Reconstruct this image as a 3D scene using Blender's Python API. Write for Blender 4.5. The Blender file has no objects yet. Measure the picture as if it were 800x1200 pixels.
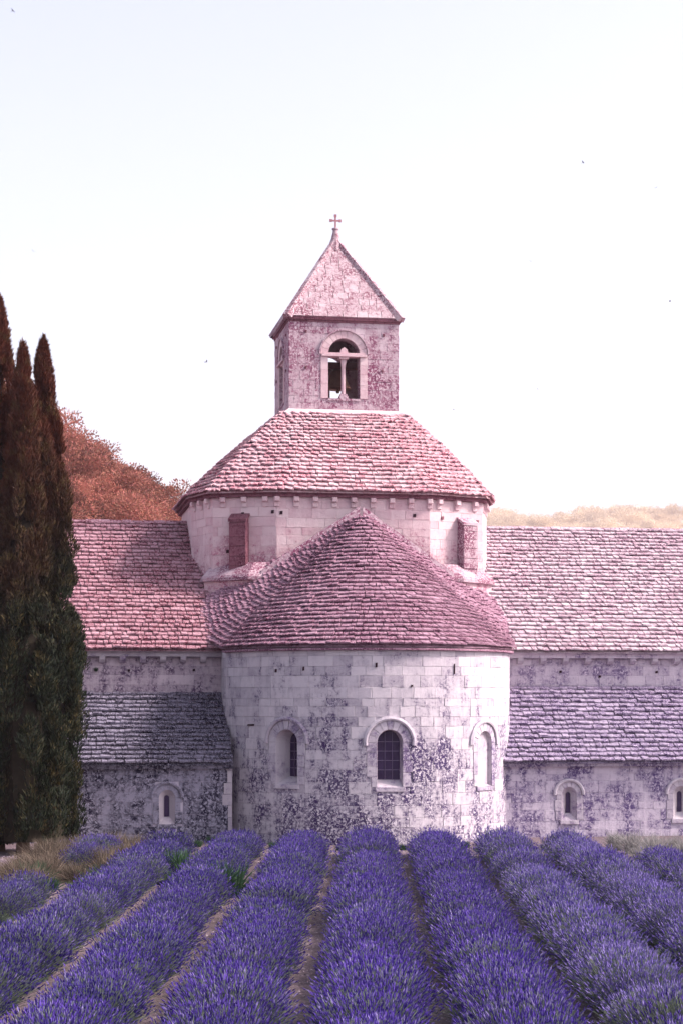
import bpy, math, random
from mathutils import Vector, Matrix, noise as mnoise
from mathutils.geometry import delaunay_2d_cdt
R = math.radians
random.seed(11)
rnd = random.random
def ru(a, b): return a + (b - a) * random.random()
sc = bpy.context.scene
col = sc.collection

# ------------------------------------------------------------------ camera, sky, sun, exposure
F, HZ, CX, EYE = 2300.0, 824.0, 430.0, 4.1          # focal length, horizon, axis in photo pixels (800 x 1200); eye height in m
cam = bpy.data.cameras.new('camera'); camo = bpy.data.objects.new('camera', cam); col.objects.link(camo)
cam.sensor_fit = 'HORIZONTAL'; cam.sensor_width = 36.0; cam.lens = 36.0 * F / 800.0
cam.shift_x = (400 - CX) / 800.0; cam.shift_y = (HZ - 600) / 800.0
cam.clip_start = 0.5; cam.clip_end = 6000
camo.location = (0, 0, EYE); camo.rotation_euler = (R(90), 0, 0)
sc.camera = camo

SUN_EL, SUN_AZ = 42.0, 94.0                          # degrees; azimuth from the view direction towards the right
w = bpy.data.worlds.new('World'); sc.world = w; w.use_nodes = True
nt = w.node_tree; nt.nodes.clear()
sky = nt.nodes.new('ShaderNodeTexSky'); sky.sky_type = 'NISHITA'; sky.sun_disc = False
sky.sun_elevation = R(SUN_EL); sky.sun_rotation = R(SUN_AZ)
sky.air_density = 1.0; sky.dust_density = 3.0; sky.ozone_density = 1.5; sky.altitude = 200
bg = nt.nodes.new('ShaderNodeBackground'); bg.inputs['Strength'].default_value = 0.118
wo = nt.nodes.new('ShaderNodeOutputWorld')
hs = nt.nodes.new('ShaderNodeHueSaturation'); hs.inputs['Saturation'].default_value = 0.5      # thin bright veil of cloud: a paler sky
tn = nt.nodes.new('ShaderNodeMix'); tn.data_type = 'RGBA'; tn.blend_type = 'MULTIPLY'; tn.inputs[0].default_value = 1.0; tn.inputs[7].default_value = (1.0, .935, .955, 1)
nt.links.new(sky.outputs[0], hs.inputs['Color']); nt.links.new(hs.outputs[0], tn.inputs[6]); nt.links.new(tn.outputs[2], bg.inputs[0]); nt.links.new(bg.outputs[0], wo.inputs[0])
sl = bpy.data.lights.new('sun', 'SUN'); sl.energy = 2.6; sl.angle = R(10); sl.color = (1.0, 0.86, 0.80)
so = bpy.data.objects.new('sun', sl); col.objects.link(so)
sd = Vector((math.sin(R(SUN_AZ)) * math.cos(R(SUN_EL)), math.cos(R(SUN_AZ)) * math.cos(R(SUN_EL)), math.sin(R(SUN_EL))))
so.rotation_euler = sd.to_track_quat('Z', 'Y').to_euler(); so.location = (30, 30, 60)
sc.view_settings.view_transform = 'Standard'; sc.view_settings.look = 'None'
sc.view_settings.exposure = 1.55; sc.view_settings.gamma = 1.0; sc.view_settings.use_curve_mapping = False
sc.render.engine = 'CYCLES'
sc.cycles.use_denoising = True
sc.cycles.max_bounces = 6; sc.cycles.diffuse_bounces = 3; sc.cycles.volume_bounces = 1; sc.cycles.transparent_max_bounces = 6

# ------------------------------------------------------------------ helpers
def tag(o, label=None, cat=None, group=None, kind=None):
    if label: o['label'] = label
    if cat: o['category'] = cat
    if group: o['group'] = group
    if kind: o['kind'] = kind
    return o
def link(name, data, parent=None):
    o = bpy.data.objects.new(name, data); col.objects.link(o)
    if parent: o.parent = parent
    return o
class MB:
    def __init__(s): s.v = []; s.f = []; s.m = []
    def add(s, verts, faces, mi=0):
        n = len(s.v); s.v += [tuple(p) for p in verts]; s.f += [tuple(i + n for i in q) for q in faces]; s.m += [mi] * len(faces)
    def box(s, c, d, mat=None, mi=0):
        x, y, z = d[0] / 2, d[1] / 2, d[2] / 2
        p = [Vector(q) for q in ((-x,-y,-z),(x,-y,-z),(x,y,-z),(-x,y,-z),(-x,-y,z),(x,-y,z),(x,y,z),(-x,y,z))]
        if mat: p = [mat @ q for q in p]
        c = Vector(c)
        s.add([q + c for q in p], [(0,3,2,1),(4,5,6,7),(0,1,5,4),(1,2,6,5),(2,3,7,6),(3,0,4,7)], mi)
    def lathe(s, prof, c, n=12, mi=0):
        c = Vector(c); vs = []; fs = []
        for r, z in prof:
            for k in range(n):
                a = 2 * math.pi * k / n; vs.append(c + Vector((r * math.cos(a), r * math.sin(a), z)))
        for i in range(len(prof) - 1):
            for k in range(n):
                fs.append((i*n+k, i*n+(k+1) % n, (i+1)*n+(k+1) % n, (i+1)*n+k))
        fs.append(tuple(range(n))[::-1]); fs.append(tuple((len(prof)-1)*n + k for k in range(n)))
        s.add(vs, fs, mi)
    def mesh(s, name, *mats, smooth=False):
        me = bpy.data.meshes.new(name); me.from_pydata(s.v, [], s.f)
        for m in mats: me.materials.append(m)
        if len(mats) > 1: me.polygons.foreach_set('material_index', s.m)
        if smooth: me.polygons.foreach_set('use_smooth', [True] * len(me.polygons))
        me.update(); return me
    def build(s, name, mats, parent=None, smooth=False):
        if not isinstance(mats, (list, tuple)): mats = [mats]
        return link(name, s.mesh(name, *mats, smooth=smooth), parent)

# ------------------------------------------------------------------ materials
def newmat(name):
    m = bpy.data.materials.new(name); m.use_nodes = True; n = m.node_tree.nodes; n.clear()
    out = n.new('ShaderNodeOutputMaterial'); b = n.new('ShaderNodeBsdfPrincipled')
    m.node_tree.links.new(b.outputs[0], out.inputs[0])
    b.inputs['Roughness'].default_value = 0.9; b.inputs['Specular IOR Level'].default_value = 0.2
    return m, m.node_tree, b
def N(t, kind, **kw):
    n = t.nodes.new(kind)
    for k, v in kw.items(): setattr(n, k, v)
    return n
def mixc(t, fac, a, b):
    m = N(t, 'ShaderNodeMix', data_type='RGBA'); 
    if isinstance(fac, (int, float)): m.inputs[0].default_value = fac
    else: t.links.new(fac, m.inputs[0])
    for s, i in ((a, 6), (b, 7)):
        if isinstance(s, tuple): m.inputs[i].default_value = (*s, 1)
        else: t.links.new(s, m.inputs[i])
    return m.outputs[2]
def mapr(t, v, a, b, c=0.0, d=1.0):
    m = N(t, 'ShaderNodeMapRange'); m.clamp = True
    t.links.new(v, m.inputs[0])
    for i, x in enumerate((a, b, c, d)): m.inputs[i + 1].default_value = x
    return m.outputs[0]
def math_(t, op, a, b):
    m = N(t, 'ShaderNodeMath', operation=op)
    for i, x in enumerate((a, b)):
        if isinstance(x, (int, float)): m.inputs[i].default_value = x
        else: t.links.new(x, m.inputs[i])
    return m.outputs[0]
def noise_(t, vec, scale, detail=6, rough=0.6):
    n = N(t, 'ShaderNodeTexNoise'); n.inputs['Scale'].default_value = scale; n.inputs['Detail'].default_value = detail
    n.inputs['Roughness'].default_value = rough
    t.links.new(vec, n.inputs['Vector']); return n.outputs[0]
def piece_random(t):
    g = N(t, 'ShaderNodeNewGeometry'); o = N(t, 'ShaderNodeObjectInfo')
    s = math_(t, 'ADD', g.outputs['Random Per Island'], o.outputs['Random'])
    return math_(t, 'FRACT', s, 0.0)
def stone(name, light, dark, stain=0.5, lichen=0.5, piece=0.1, fine=1.0, streak=0.35, zlo=None, zhi=None, bump=0.5, big=0.9):
    """weathered limestone: pale stone with soft tone changes, peppered with dark lichen that thickens into patches
       and run-off streaks, and with white lichen specks"""
    m, t, b = newmat(name)
    pos = N(t, 'ShaderNodeNewGeometry').outputs['Position']
    mp = N(t, 'ShaderNodeMapping'); mp.inputs['Scale'].default_value = (1.0, 1.0, 0.13); t.links.new(pos, mp.inputs[0])
    n1 = noise_(t, pos, 0.5, 5, 0.65); n2 = noise_(t, pos, 2.4, 6, 0.7)
    nf = noise_(t, pos, 6.0 * fine, 8, 0.82); ng = noise_(t, pos, 13 * fine, 4, 0.8)
    st = noise_(t, mp.outputs[0], 2.4, 6, 0.7)
    d = math_(t, 'ADD', math_(t, 'MULTIPLY', math_(t, 'SUBTRACT', n1, .5), big * 1.5), math_(t, 'MULTIPLY', math_(t, 'SUBTRACT', n2, .5), 0.9))
    d = math_(t, 'ADD', d, math_(t, 'MULTIPLY', math_(t, 'SUBTRACT', st, .5), streak * 1.6))
    if zlo is not None:                              # lichen has climbed the damp lower courses further
        sep = N(t, 'ShaderNodeSeparateXYZ'); t.links.new(pos, sep.inputs[0])
        d = math_(t, 'ADD', d, mapr(t, sep.outputs[2], zlo, zhi, 0.22, -0.22))
    pc = math_(t, 'SUBTRACT', piece_random(t), 0.5)
    d = math_(t, 'ADD', d, math_(t, 'MULTIPLY', pc, piece))
    d = math_(t, 'ADD', d, (stain - 0.5) * 0.8)
    mask = mapr(t, math_(t, 'ADD', nf, math_(t, 'MULTIPLY', d, 0.55)), 0.48, 0.66)
    mid = tuple((p * 0.62 + q * 0.38) for p, q in zip(light, dark))
    soft = math_(t, 'ADD', math_(t, 'MULTIPLY', n2, .7), math_(t, 'ADD', math_(t, 'MULTIPLY', st, .4), math_(t, 'MULTIPLY', pc, .3)))
    basec = mixc(t, mapr(t, soft, 0.42, 0.78), light, mid)
    mid2 = tuple((p * 0.45 + q * 0.55) for p, q in zip(light, dark))
    basec = mixc(t, math_(t, 'MULTIPLY', mapr(t, d, -0.22, 0.42), .8), basec, mid2)
    c = mixc(t, mask, basec, mixc(t, mapr(t, ng, 0.48, 0.66), dark, mid))
    sp = math_(t, 'MULTIPLY', mapr(t, ng, 0.56 - .06 * lichen, 0.62 - .06 * lichen), mapr(t, d, -0.1, 0.25))
    hi = tuple(min(0.8, p * 1.15 + 0.05) for p in light)
    c = mixc(t, math_(t, 'MULTIPLY', sp, 0.4 + .55 * lichen), c, hi)
    t.links.new(c, b.inputs['Base Color'])
    bm = N(t, 'ShaderNodeBump'); bm.inputs['Strength'].default_value = bump; bm.inputs['Distance'].default_value = 0.03
    t.links.new(math_(t, 'ADD', ng, math_(t, 'MULTIPLY', nf, 1.5)), bm.inputs['Height']); t.links.new(bm.outputs[0], b.inputs['Normal'])
    return m
def plain(name, c, rough=0.9, var=0.25, scale=8.0, metal=0.0):
    m, t, b = newmat(name)
    pos = N(t, 'ShaderNodeNewGeometry').outputs['Position']
    n = noise_(t, pos, scale, 6, 0.65)
    t.links.new(mixc(t, mapr(t, n, 0.3, 0.7), tuple(x * (1 - var) for x in c), tuple(min(1, x * (1 + var)) for x in c)), b.inputs['Base Color'])
    b.inputs['Roughness'].default_value = rough; b.inputs['Metallic'].default_value = metal
    return m
def leafmat(name, c1, c2, c3=None, zlo=0, zhi=1, trans=0.25, tone=0.15, c4=None):
    """foliage: colour differs from leaf to leaf and from plant to plant"""
    m, t, b = newmat(name)
    pr = piece_random(t)
    c = mixc(t, pr, c1, c2)
    oi = N(t, 'ShaderNodeObjectInfo'); hv = N(t, 'ShaderNodeHueSaturation'); t.links.new(c, hv.inputs['Color'])
    t.links.new(mapr(t, oi.outputs['Random'], 0, 1, 1 - tone, 1 + tone), hv.inputs['Value']); c = hv.outputs[0]
    if c3:  # tint by height, used to paint a glow into the foliage
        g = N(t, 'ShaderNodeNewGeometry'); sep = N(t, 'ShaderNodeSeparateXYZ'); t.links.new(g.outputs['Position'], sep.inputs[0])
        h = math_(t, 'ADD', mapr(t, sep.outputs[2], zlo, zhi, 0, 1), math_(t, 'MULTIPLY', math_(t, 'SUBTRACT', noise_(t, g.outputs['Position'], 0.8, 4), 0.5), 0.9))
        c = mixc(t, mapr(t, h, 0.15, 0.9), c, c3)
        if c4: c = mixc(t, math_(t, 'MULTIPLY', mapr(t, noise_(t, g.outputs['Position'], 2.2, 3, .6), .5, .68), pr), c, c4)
    t.links.new(c, b.inputs['Base Color']); b.inputs['Roughness'].default_value = 0.75
    tr = N(t, 'ShaderNodeBsdfTranslucent'); t.links.new(c, tr.inputs[0])
    mx = N(t, 'ShaderNodeMixShader'); mx.inputs[0].default_value = trans
    out = [n for n in t.nodes if n.type == 'OUTPUT_MATERIAL'][0]
    t.links.new(b.outputs[0], mx.inputs[1]); t.links.new(tr.outputs[0], mx.inputs[2]); t.links.new(mx.outputs[0], out.inputs[0])
    return m

M = {}  # rose, lavender and paler right-hand tints hold a glow painted into the parts
M['apse'] = stone('apse_stone', (.57, .52, .565), (.05, .028, .10), .48, .75, .28, 1.1, .8, 0.3, 5.0, .5, .9)
M['apse_mortar'] = stone('apse_mortar', (.48, .43, .48), (.06, .035, .115), .46, .75, .0, 1.1, .75, 0.3, 5.0, .5, 1.0)
M['trim'] = stone('trim_stone', (.54, .49, .54), (.12, .08, .18), .40, .3, .2)
M['trim_pale'] = stone('pale_trim_stone', (.49, .44, .48), (.17, .12, .22), .36, .3, .2)
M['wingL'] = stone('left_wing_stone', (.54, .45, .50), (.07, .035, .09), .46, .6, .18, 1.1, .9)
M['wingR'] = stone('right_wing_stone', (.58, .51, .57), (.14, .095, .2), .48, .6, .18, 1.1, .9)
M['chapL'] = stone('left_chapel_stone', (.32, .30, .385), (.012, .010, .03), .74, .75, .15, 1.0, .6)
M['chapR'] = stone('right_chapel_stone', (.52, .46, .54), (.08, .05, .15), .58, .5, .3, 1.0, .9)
M['chap_mortar'] = stone('lime_mortar', (.50, .45, .53), (.14, .1, .2), .45, .4, .0)
M['drum'] = stone('drum_stone', (.66, .52, .54), (.34, .11, .18), .37, .6, .1, 1.1, .5, 8.3, 10.2)
M['belfry'] = stone('belfry_stone', (.56, .46, .50), (.20, .05, .11), .58, .75, .06, 1.1, .6)
M['pilaster'] = stone('stained_stone', (.23, .10, .13), (.085, .018, .036), .55, .6, .1, 1.6, .6)
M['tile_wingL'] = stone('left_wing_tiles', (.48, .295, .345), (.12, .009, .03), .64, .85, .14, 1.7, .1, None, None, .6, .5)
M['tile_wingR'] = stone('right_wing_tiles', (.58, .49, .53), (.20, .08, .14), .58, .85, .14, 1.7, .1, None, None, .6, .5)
M['tile_cone'] = stone('apse_roof_tiles', (.40, .25, .32), (.085, .009, .042), .65, .85, .14, 1.7, .1, None, None, .6, .5)
M['tile_drum'] = stone('drum_roof_tiles', (.62, .46, .49), (.28, .045, .09), .58, .85, .14, 1.7, .1, None, None, .6, .5)
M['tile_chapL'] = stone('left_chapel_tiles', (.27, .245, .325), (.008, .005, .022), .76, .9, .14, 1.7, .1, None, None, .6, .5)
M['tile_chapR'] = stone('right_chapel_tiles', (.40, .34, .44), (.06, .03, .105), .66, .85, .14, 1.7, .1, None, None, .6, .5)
M['ledge'] = stone('lichened_ledge', (.50, .40, .44), (.16, .035, .08), .74, .7, .06, 1.4, .4)
M['slab'] = stone('belfry_roof_slabs', (.50, .41, .44), (.17, .05, .085), .58, .8, .06, 1.3, .4, None, None, .5, .8)
M['hole'] = plain('hole_shade', (.03, .012, .02), .9, .1)
M['glass'] = plain('dark_leaded_glass', (.035, .02, .06), .25, .3, 3)
M['iron'] = plain('iron_bars', (.16, .12, .2), .6, .2, 8)
M['wood'] = plain('old_oak', (.12, .05, .05), .8, .3, 6)
M['bronze'] = plain('bell_bronze', (.25, .14, .1), .45, .2, 5, 0.7)
M['cross'] = plain('stone_cross', (.4, .2, .22), .9, .2)

# ------------------------------------------------------------------ the abbey church
TH, X0, Y0 = R(9.8), -0.05, 61.2
church = link('abbey_church', None); church.location = (X0, Y0, 0); church.rotation_euler = (0, 0, TH)
tag(church, 'weathered Romanesque stone abbey church with rounded apse, tiled roofs and belfry', 'church')
def to_world(p):
    u, v, z = p; c, s = math.cos(TH), math.sin(TH)
    return X0 + u * c - v * s, Y0 + u * s + v * c, z
def to_px(p):
    X, Y, z = to_world(p); return CX + F * X / Y, HZ - F * (z - EYE) / Y, Y

RA = 4.45                                            # apse radius
def map_apse(s, z, d=0.0):
    a = s / RA
    if a > math.pi / 2: return Vector((RA + d, s - RA * math.pi / 2, z))
    if a < -math.pi / 2: return Vector((-RA - d, -s - RA * math.pi / 2, z))
    return Vector(((RA + d) * math.sin(a), -(RA + d) * math.cos(a), z))
def plane_map(o, t):
    o = Vector(o); t = Vector(t).normalized(); n = Vector((t.y, -t.x, 0))      # t x z, faces the viewer when t runs left to right
    return lambda s, z, d=0.0: Vector((o.x + t.x * s + n.x * d, o.y + t.y * s + n.y * d, z))

def arch_poly(sc_, zb, zs, r, n=14):
    p = [(sc_ - r, zb), (sc_ + r, zb)]
    for k in range(n + 1):
        a = math.pi * k / n; p.append((sc_ + r * math.cos(a), zs + r * math.sin(a)))
    return p
def inside(pt, poly):
    x, y = pt; c = False; j = len(poly) - 1
    for i in range(len(poly)):
        xi, yi = poly[i]; xj, yj = poly[j]
        if (yi > y) != (yj > y) and x < (xj - xi) * (y - yi) / (yj - yi) + xi: c = not c
        j = i
    return c
def sheet(mb, fm, outer, holes, step, d=0.0):
    """a wall surface with real openings, bent along fm"""
    pts = []; edges = []
    def loop(poly):
        n = len(pts); pts.extend(Vector(p) for p in poly); edges.extend((n + i, n + (i + 1) % len(poly)) for i in range(len(poly)))
    dense = []
    for i in range(len(outer)):
        a, b = Vector(outer[i]), Vector(outer[(i + 1) % len(outer)]); k = max(1, int((b - a).length / step))
        dense += [tuple(a.lerp(b, q / k)) for q in range(k)]
    loop(dense)
    for h in holes: loop(h)
    xs = [p[0] for p in outer]; zs = [p[1] for p in outer]
    x = min(xs) + step / 2
    while x < max(xs):
        z = min(zs) + step / 2
        while z < max(zs):
            if inside((x, z), outer) and not any(inside((x, z), h) for h in holes): pts.append(Vector((x, z)))
            z += step
        x += step
    V, E_, Fc, *_ = delaunay_2d_cdt(pts, edges, [], 0, 1e-5)
    fs = []
    for f in Fc:
        c = sum((V[i] for i in f), Vector((0, 0))) / len(f)
        if inside(c, outer) and not any(inside(c, h) for h in holes): fs.append(tuple(f))
    mb.add([fm(p.x, p.y, d) for p in V], fs)
def extrude(mb, fm, poly, d_in, d_out, shrink=0.0):
    n = len(poly); cx = sum(p[0] for p in poly) / n; cz = sum(p[1] for p in poly) / n
    front = []
    for x, z in poly:
        L = math.hypot(x - cx, z - cz) or 1; k = max(0, 1 - shrink / L); front.append((cx + (x - cx) * k, cz + (z - cz) * k))
    vs = [fm(x, z, d_in) for x, z in poly] + [fm(x, z, d_out - shrink * .6) for x, z in poly] + [fm(x, z, d_out) for x, z in front]
    fs = [tuple(2 * n + i for i in range(n))]
    for L in (0, n):
        for i in range(n): j = (i + 1) % n; fs.append((L + i, L + j, L + n + j, L + n + i))
    mb.add(vs, fs)

# a squared stone: front a little smaller than the back, edges knocked off; shared by all stones of a wall
def stone_variants(mat, k=6):
    out = []
    for q in range(k):
        mb = MB(); e = .012; j = lambda: ru(-.006, .006)
        ring = [(-.5, -.5), (.5, -.5), (.5, .5), (-.5, .5)]
        r0 = [(x + j(), z + j()) for x, z in ring]
        v = [(x, .06, z) for x, z in r0] + [(x, -.012, z) for x, z in r0] + [(x * (1 - 2 * e * ru(.5, 1.6)), -.024 + ru(-.004, .004), z * (1 - 3 * e * ru(.5, 1.6))) for x, z in r0]
        f = [(8, 9, 10, 11)]
        for L in (0, 4):
            for i in range(4): n = (i + 1) % 4; f.append((L + i, L + n, L + 4 + n, L + 4 + i))
        mb.add(v, f); out.append(mb.mesh('stone', mat))
    return out
def append_mesh(mb, me, mx):
    mb.add([mx @ v.co for v in me.vertices], [tuple(p.vertices) for p in me.polygons])
def pieces(parent, name, meshes, items, mat, limit=300, rest_name=None):
    """items: matrices in the church's frame. The ones that show largest become objects, the rest one joined part."""
    scored = []
    for mx in items:
        p = mx.translation; x, y, Y = to_px(p)
        vis = -20 < x < 820
        scored.append((0 if vis else 1, Y, random.random(), mx))
    scored.sort(key=lambda q: q[:3])
    # spread the picked pieces over the nearest ones in view
    for q in scored[:limit]:
        o = link(name, random.choice(meshes), parent); o.matrix_basis = q[3]
    rest = scored[limit:]
    if rest:
        mb = MB()
        for q in rest: append_mesh(mb, random.choice(meshes), q[3])
        tag(mb.build(rest_name or name + '_field', mat, parent), kind='stuff')
def lay_stones(fm, s0, s1, z0, z1, hc, lc, block, clip=None):
    """courses of blocks; block(z0,z1) gives the spans already taken by window surrounds"""
    items = []; z = z0
    while z < z1 - .06:
        h = ru(*hc); h = min(h, z1 - z)
        if z1 - z - h < .1: h = z1 - z
        spans = [(s0, s1)]
        for a, b in sorted(block(z + .02, z + h - .02)):
            ns = []
            for p, q in spans:
                if b <= p or a >= q: ns.append((p, q)); continue
                if a > p: ns.append((p, a))
                if b < q: ns.append((b, q))
            spans = ns
        for p, q in spans:
            s = p - (ru(0, lc[0]) if p == s0 else 0)
            while s < q - .01:
                L = ru(*lc); e = s + L
                if q - e < lc[0] * .6: e = q
                a, b = max(s, p), min(e, q)
                if b - a > .05:
                    gap = ru(.004, .008)
                    c = fm((a + b) / 2, z + h / 2, 0); t = (fm(b, z, 0) - fm(a, z, 0)).normalized()
                    inw = Vector((-t.y, t.x, 0))
                    mx = Matrix(((t.x * (b - a - gap), inw.x * ru(.6, 1.5), 0, c.x), (t.y * (b - a - gap), inw.y * ru(.6, 1.5), 0, c.y), (0, 0, h - gap, c.z), (0, 0, 0, 1)))
                    k = ru(.25, .7)
                    mx = Matrix(((t.x * (b - a - gap), inw.x * k, 0, c.x), (t.y * (b - a - gap), inw.y * k, 0, c.y), (0, 0, h - gap, c.z), (0, 0, 0, 1)))
                    if clip is None or clip(c): items.append(mx)
                s = e
        z += h
    return items

def window(fm, name, sc_, zb, zs, r, depth, ring, hood, mats, glass_r=None, kind='glass', inset=0.0, blind=False, hood_drop=0.0, vn=9):
    """an arched opening with its ring of voussoirs, hood mould, splayed reveal, sill and glazing.
       returns (hole outline, span function)"""
    mtrim, mpale, mhood = mats
    gr = glass_r if glass_r else r * .82
    outer = arch_poly(sc_, zb, zs, r)
    gz = zb + (0.22 if not blind else .05); gsc = sc_ + inset
    inner = arch_poly(gsc, gz, zs, gr)
    mb = MB(); n = len(outer)
    vs = [fm(x, z, 0) for x, z in outer] + [fm(x, z, -depth) for x, z in inner]
    mb.add(vs, [(i, n + i, n + (i + 1) % n, (i + 1) % n) for i in range(n)])
    if blind:
        mb.add([fm(x, z, -depth) for x, z in inner], [tuple(range(n))])
    win = mb.build(name, mpale, church)
    # sill
    m2 = MB(); extrude(m2, fm, [(sc_ - r - .06, zb - .13), (sc_ + r + .06, zb - .13), (sc_ + r + .06, zb - .004), (sc_ - r - .06, zb - .004)], -.05, .05, .015)
    m2.build('sill', mtrim, win)
    if not blind:
        d2 = depth - .002
        g = MB(); g.add([fm(x, z, -depth + .03) for x, z in inner], [tuple(range(n))]); g.build('pane', M['glass'], win)
        if kind == 'glass':
            for i in range(1, 5):
                z = gz + (zs + gr - gz) * i / 5.2
                hw = gr if z < zs else math.sqrt(max(0.0, gr * gr - (z - zs) ** 2))
                b = MB(); extrude(b, fm, [(gsc - hw, z - .008), (gsc + hw, z - .008), (gsc + hw, z + .008), (gsc - hw, z + .008)], -depth + .025, -depth + .055); b.build('glazing_bar', M['iron'], win)
            for q in (-.34, .34):
                x = gsc + q * gr; zt = zs + math.sqrt(gr * gr - (q * gr) ** 2)
                b = MB(); extrude(b, fm, [(x - .006, gz), (x + .006, gz), (x + .006, zt), (x - .006, zt)], -depth + .025, -depth + .05); b.build('glazing_bar', M['iron'], win)
    # voussoirs and jamb stones
    for k in range(vn):
        a0, a1 = math.pi * k / vn + .012, math.pi * (k + 1) / vn - .012
        p = [(sc_ + (r + .003) * math.cos(a0), zs + (r + .003) * math.sin(a0)), (sc_ + ring * math.cos(a0), zs + ring * math.sin(a0)), (sc_ + ring * math.cos((a0 + a1) / 2), zs + ring * math.sin((a0 + a1) / 2)),
             (sc_ + ring * math.cos(a1), zs + ring * math.sin(a1)), (sc_ + (r + .003) * math.cos(a1), zs + (r + .003) * math.sin(a1)), (sc_ + (r + .003) * math.cos((a0 + a1) / 2), zs + (r + .003) * math.sin((a0 + a1) / 2))]
        b = MB(); extrude(b, fm, p, -.06, .024 + ru(0, .008), .008); b.build('voussoir', mtrim, win)
    jam = []
    for sg in (-1, 1):
        z = zb
        while z < zs - .02:
            h = min(ru(.24, .42), zs - z)
            if zs - z - h < .12: h = zs - z
            L = ru(.16, ring - r + .06)
            a, b_ = sc_ + sg * (r + .003), sc_ + sg * (r + L)
            lo, hi_ = min(a, b_), max(a, b_)
            b = MB(); extrude(b, fm, [(lo, z + .006), (hi_, z + .006), (hi_, z + h - .006), (lo, z + h - .006)], -.06, .022 + ru(0, .008), .008); b.build('jamb_stone', mtrim, win)
            jam.append((z, z + h, min(sc_, lo), max(sc_, hi_))); z += h
    if hood:
        b = MB(); prof = [(ring + .01, .02), (ring + .01, .075), (ring + .06, .095), (hood, .07), (hood, .0)]
        K = 20; vs = []; fs = []
        for k in range(K + 1):
            a = -hood_drop + (math.pi + 2 * hood_drop) * k / K
            for rr, d in prof: vs.append(fm(sc_ + rr * math.cos(a), zs + rr * math.sin(a), d + .012 * mnoise.noise((k * .6, rr * 3, sc_))))
        P = len(prof)
        for k in range(K):
            for i in range(P - 1): fs.append((k * P + i, (k + 1) * P + i, (k + 1) * P + i + 1, k * P + i + 1))
        fs.append(tuple(range(P))); fs.append(tuple(K * P + i for i in range(P))[::-1])
        b.add(vs, fs); b.build('hood_mould', mhood, win)
    def block(z0, z1):
        out = []
        zm = (z0 + z1) / 2
        if z1 > zb - .13 and z0 < zb: out.append((sc_ - r - .07, sc_ + r + .07))
        for a, b_, lo, hi_ in jam:
            if z1 > a and z0 < b_: out.append((lo - .01, hi_ + .01))
        if z1 > zs and z0 < zs + ring:
            zz = max(z0, zs) - zs; hw = math.sqrt(max(0, ring * ring - min(zz, ring) ** 2)); out.append((sc_ - hw - .01, sc_ + hw + .01))
        m = [min(o[0] for o in out), max(o[1] for o in out)] if out else None
        return [tuple(m)] if m else []
    return outer, block, win
def blocks_of(ws):
    return lambda a, b: [s for w_ in ws for s in w_[1](a, b)]
def hole(fm, s, z, a, b, parent, mat=None):
    mb = MB(); extrude(mb, fm, [(s - a, z - b), (s + a * .9, z - b * .9), (s + a, z + b), (s - a * .8, z + b * .85)], -.1, .044, .006); mb.build('putlog_hole', mat or M['hole'], parent)  # solid block standing proud; its dark colour paints the shade of a hole

# ---- apse wall
tr = (M['trim'], M['trim_pale'], M['trim'])
wins = [window(map_apse, 'apse_window', R(-41) * RA, 1.72, 2.95, .375, .5, .64, .76, tr, .275, inset=.075, hood_drop=.05),
        window(map_apse, 'apse_window', R(-.6) * RA, 1.66, 2.95, .375, .3, .64, .77, tr, .35, hood_drop=.12),
        window(map_apse, 'blind_window', R(43) * RA, 1.62, 2.9, .36, .10, .60, .74, tr, .34, blind=True, hood_drop=.05)]
SA = RA * math.pi / 2 + .5
mb = MB(); sheet(mb, map_apse, [(-SA, -.3), (SA, -.3), (SA, 5.72), (-SA, 5.72)], [q[0] for q in wins], .35)
apse = mb.build('apse_wall', M['apse_mortar'], church)
pieces(apse, 'stone', stone_variants(M['apse']), lay_stones(map_apse, -SA, SA, -.1, 5.7, (.23, .36), (.3, .78), blocks_of(wins)), M['apse'], 300, 'stone_courses')
for sx, z, a, b in ((-3.55, 5.05, .03, .05), (-2.6, 5.1, .025, .06), (-.45, 5.2, .03, .07), (2.0, 5.1, .015, .16), (-4.6, 3.45, .16, .025), (-3.7, 3.5, .03, .03), (.6, 4.6, .03, .03)):
    hole(map_apse, sx, z, a, b, apse)

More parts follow.
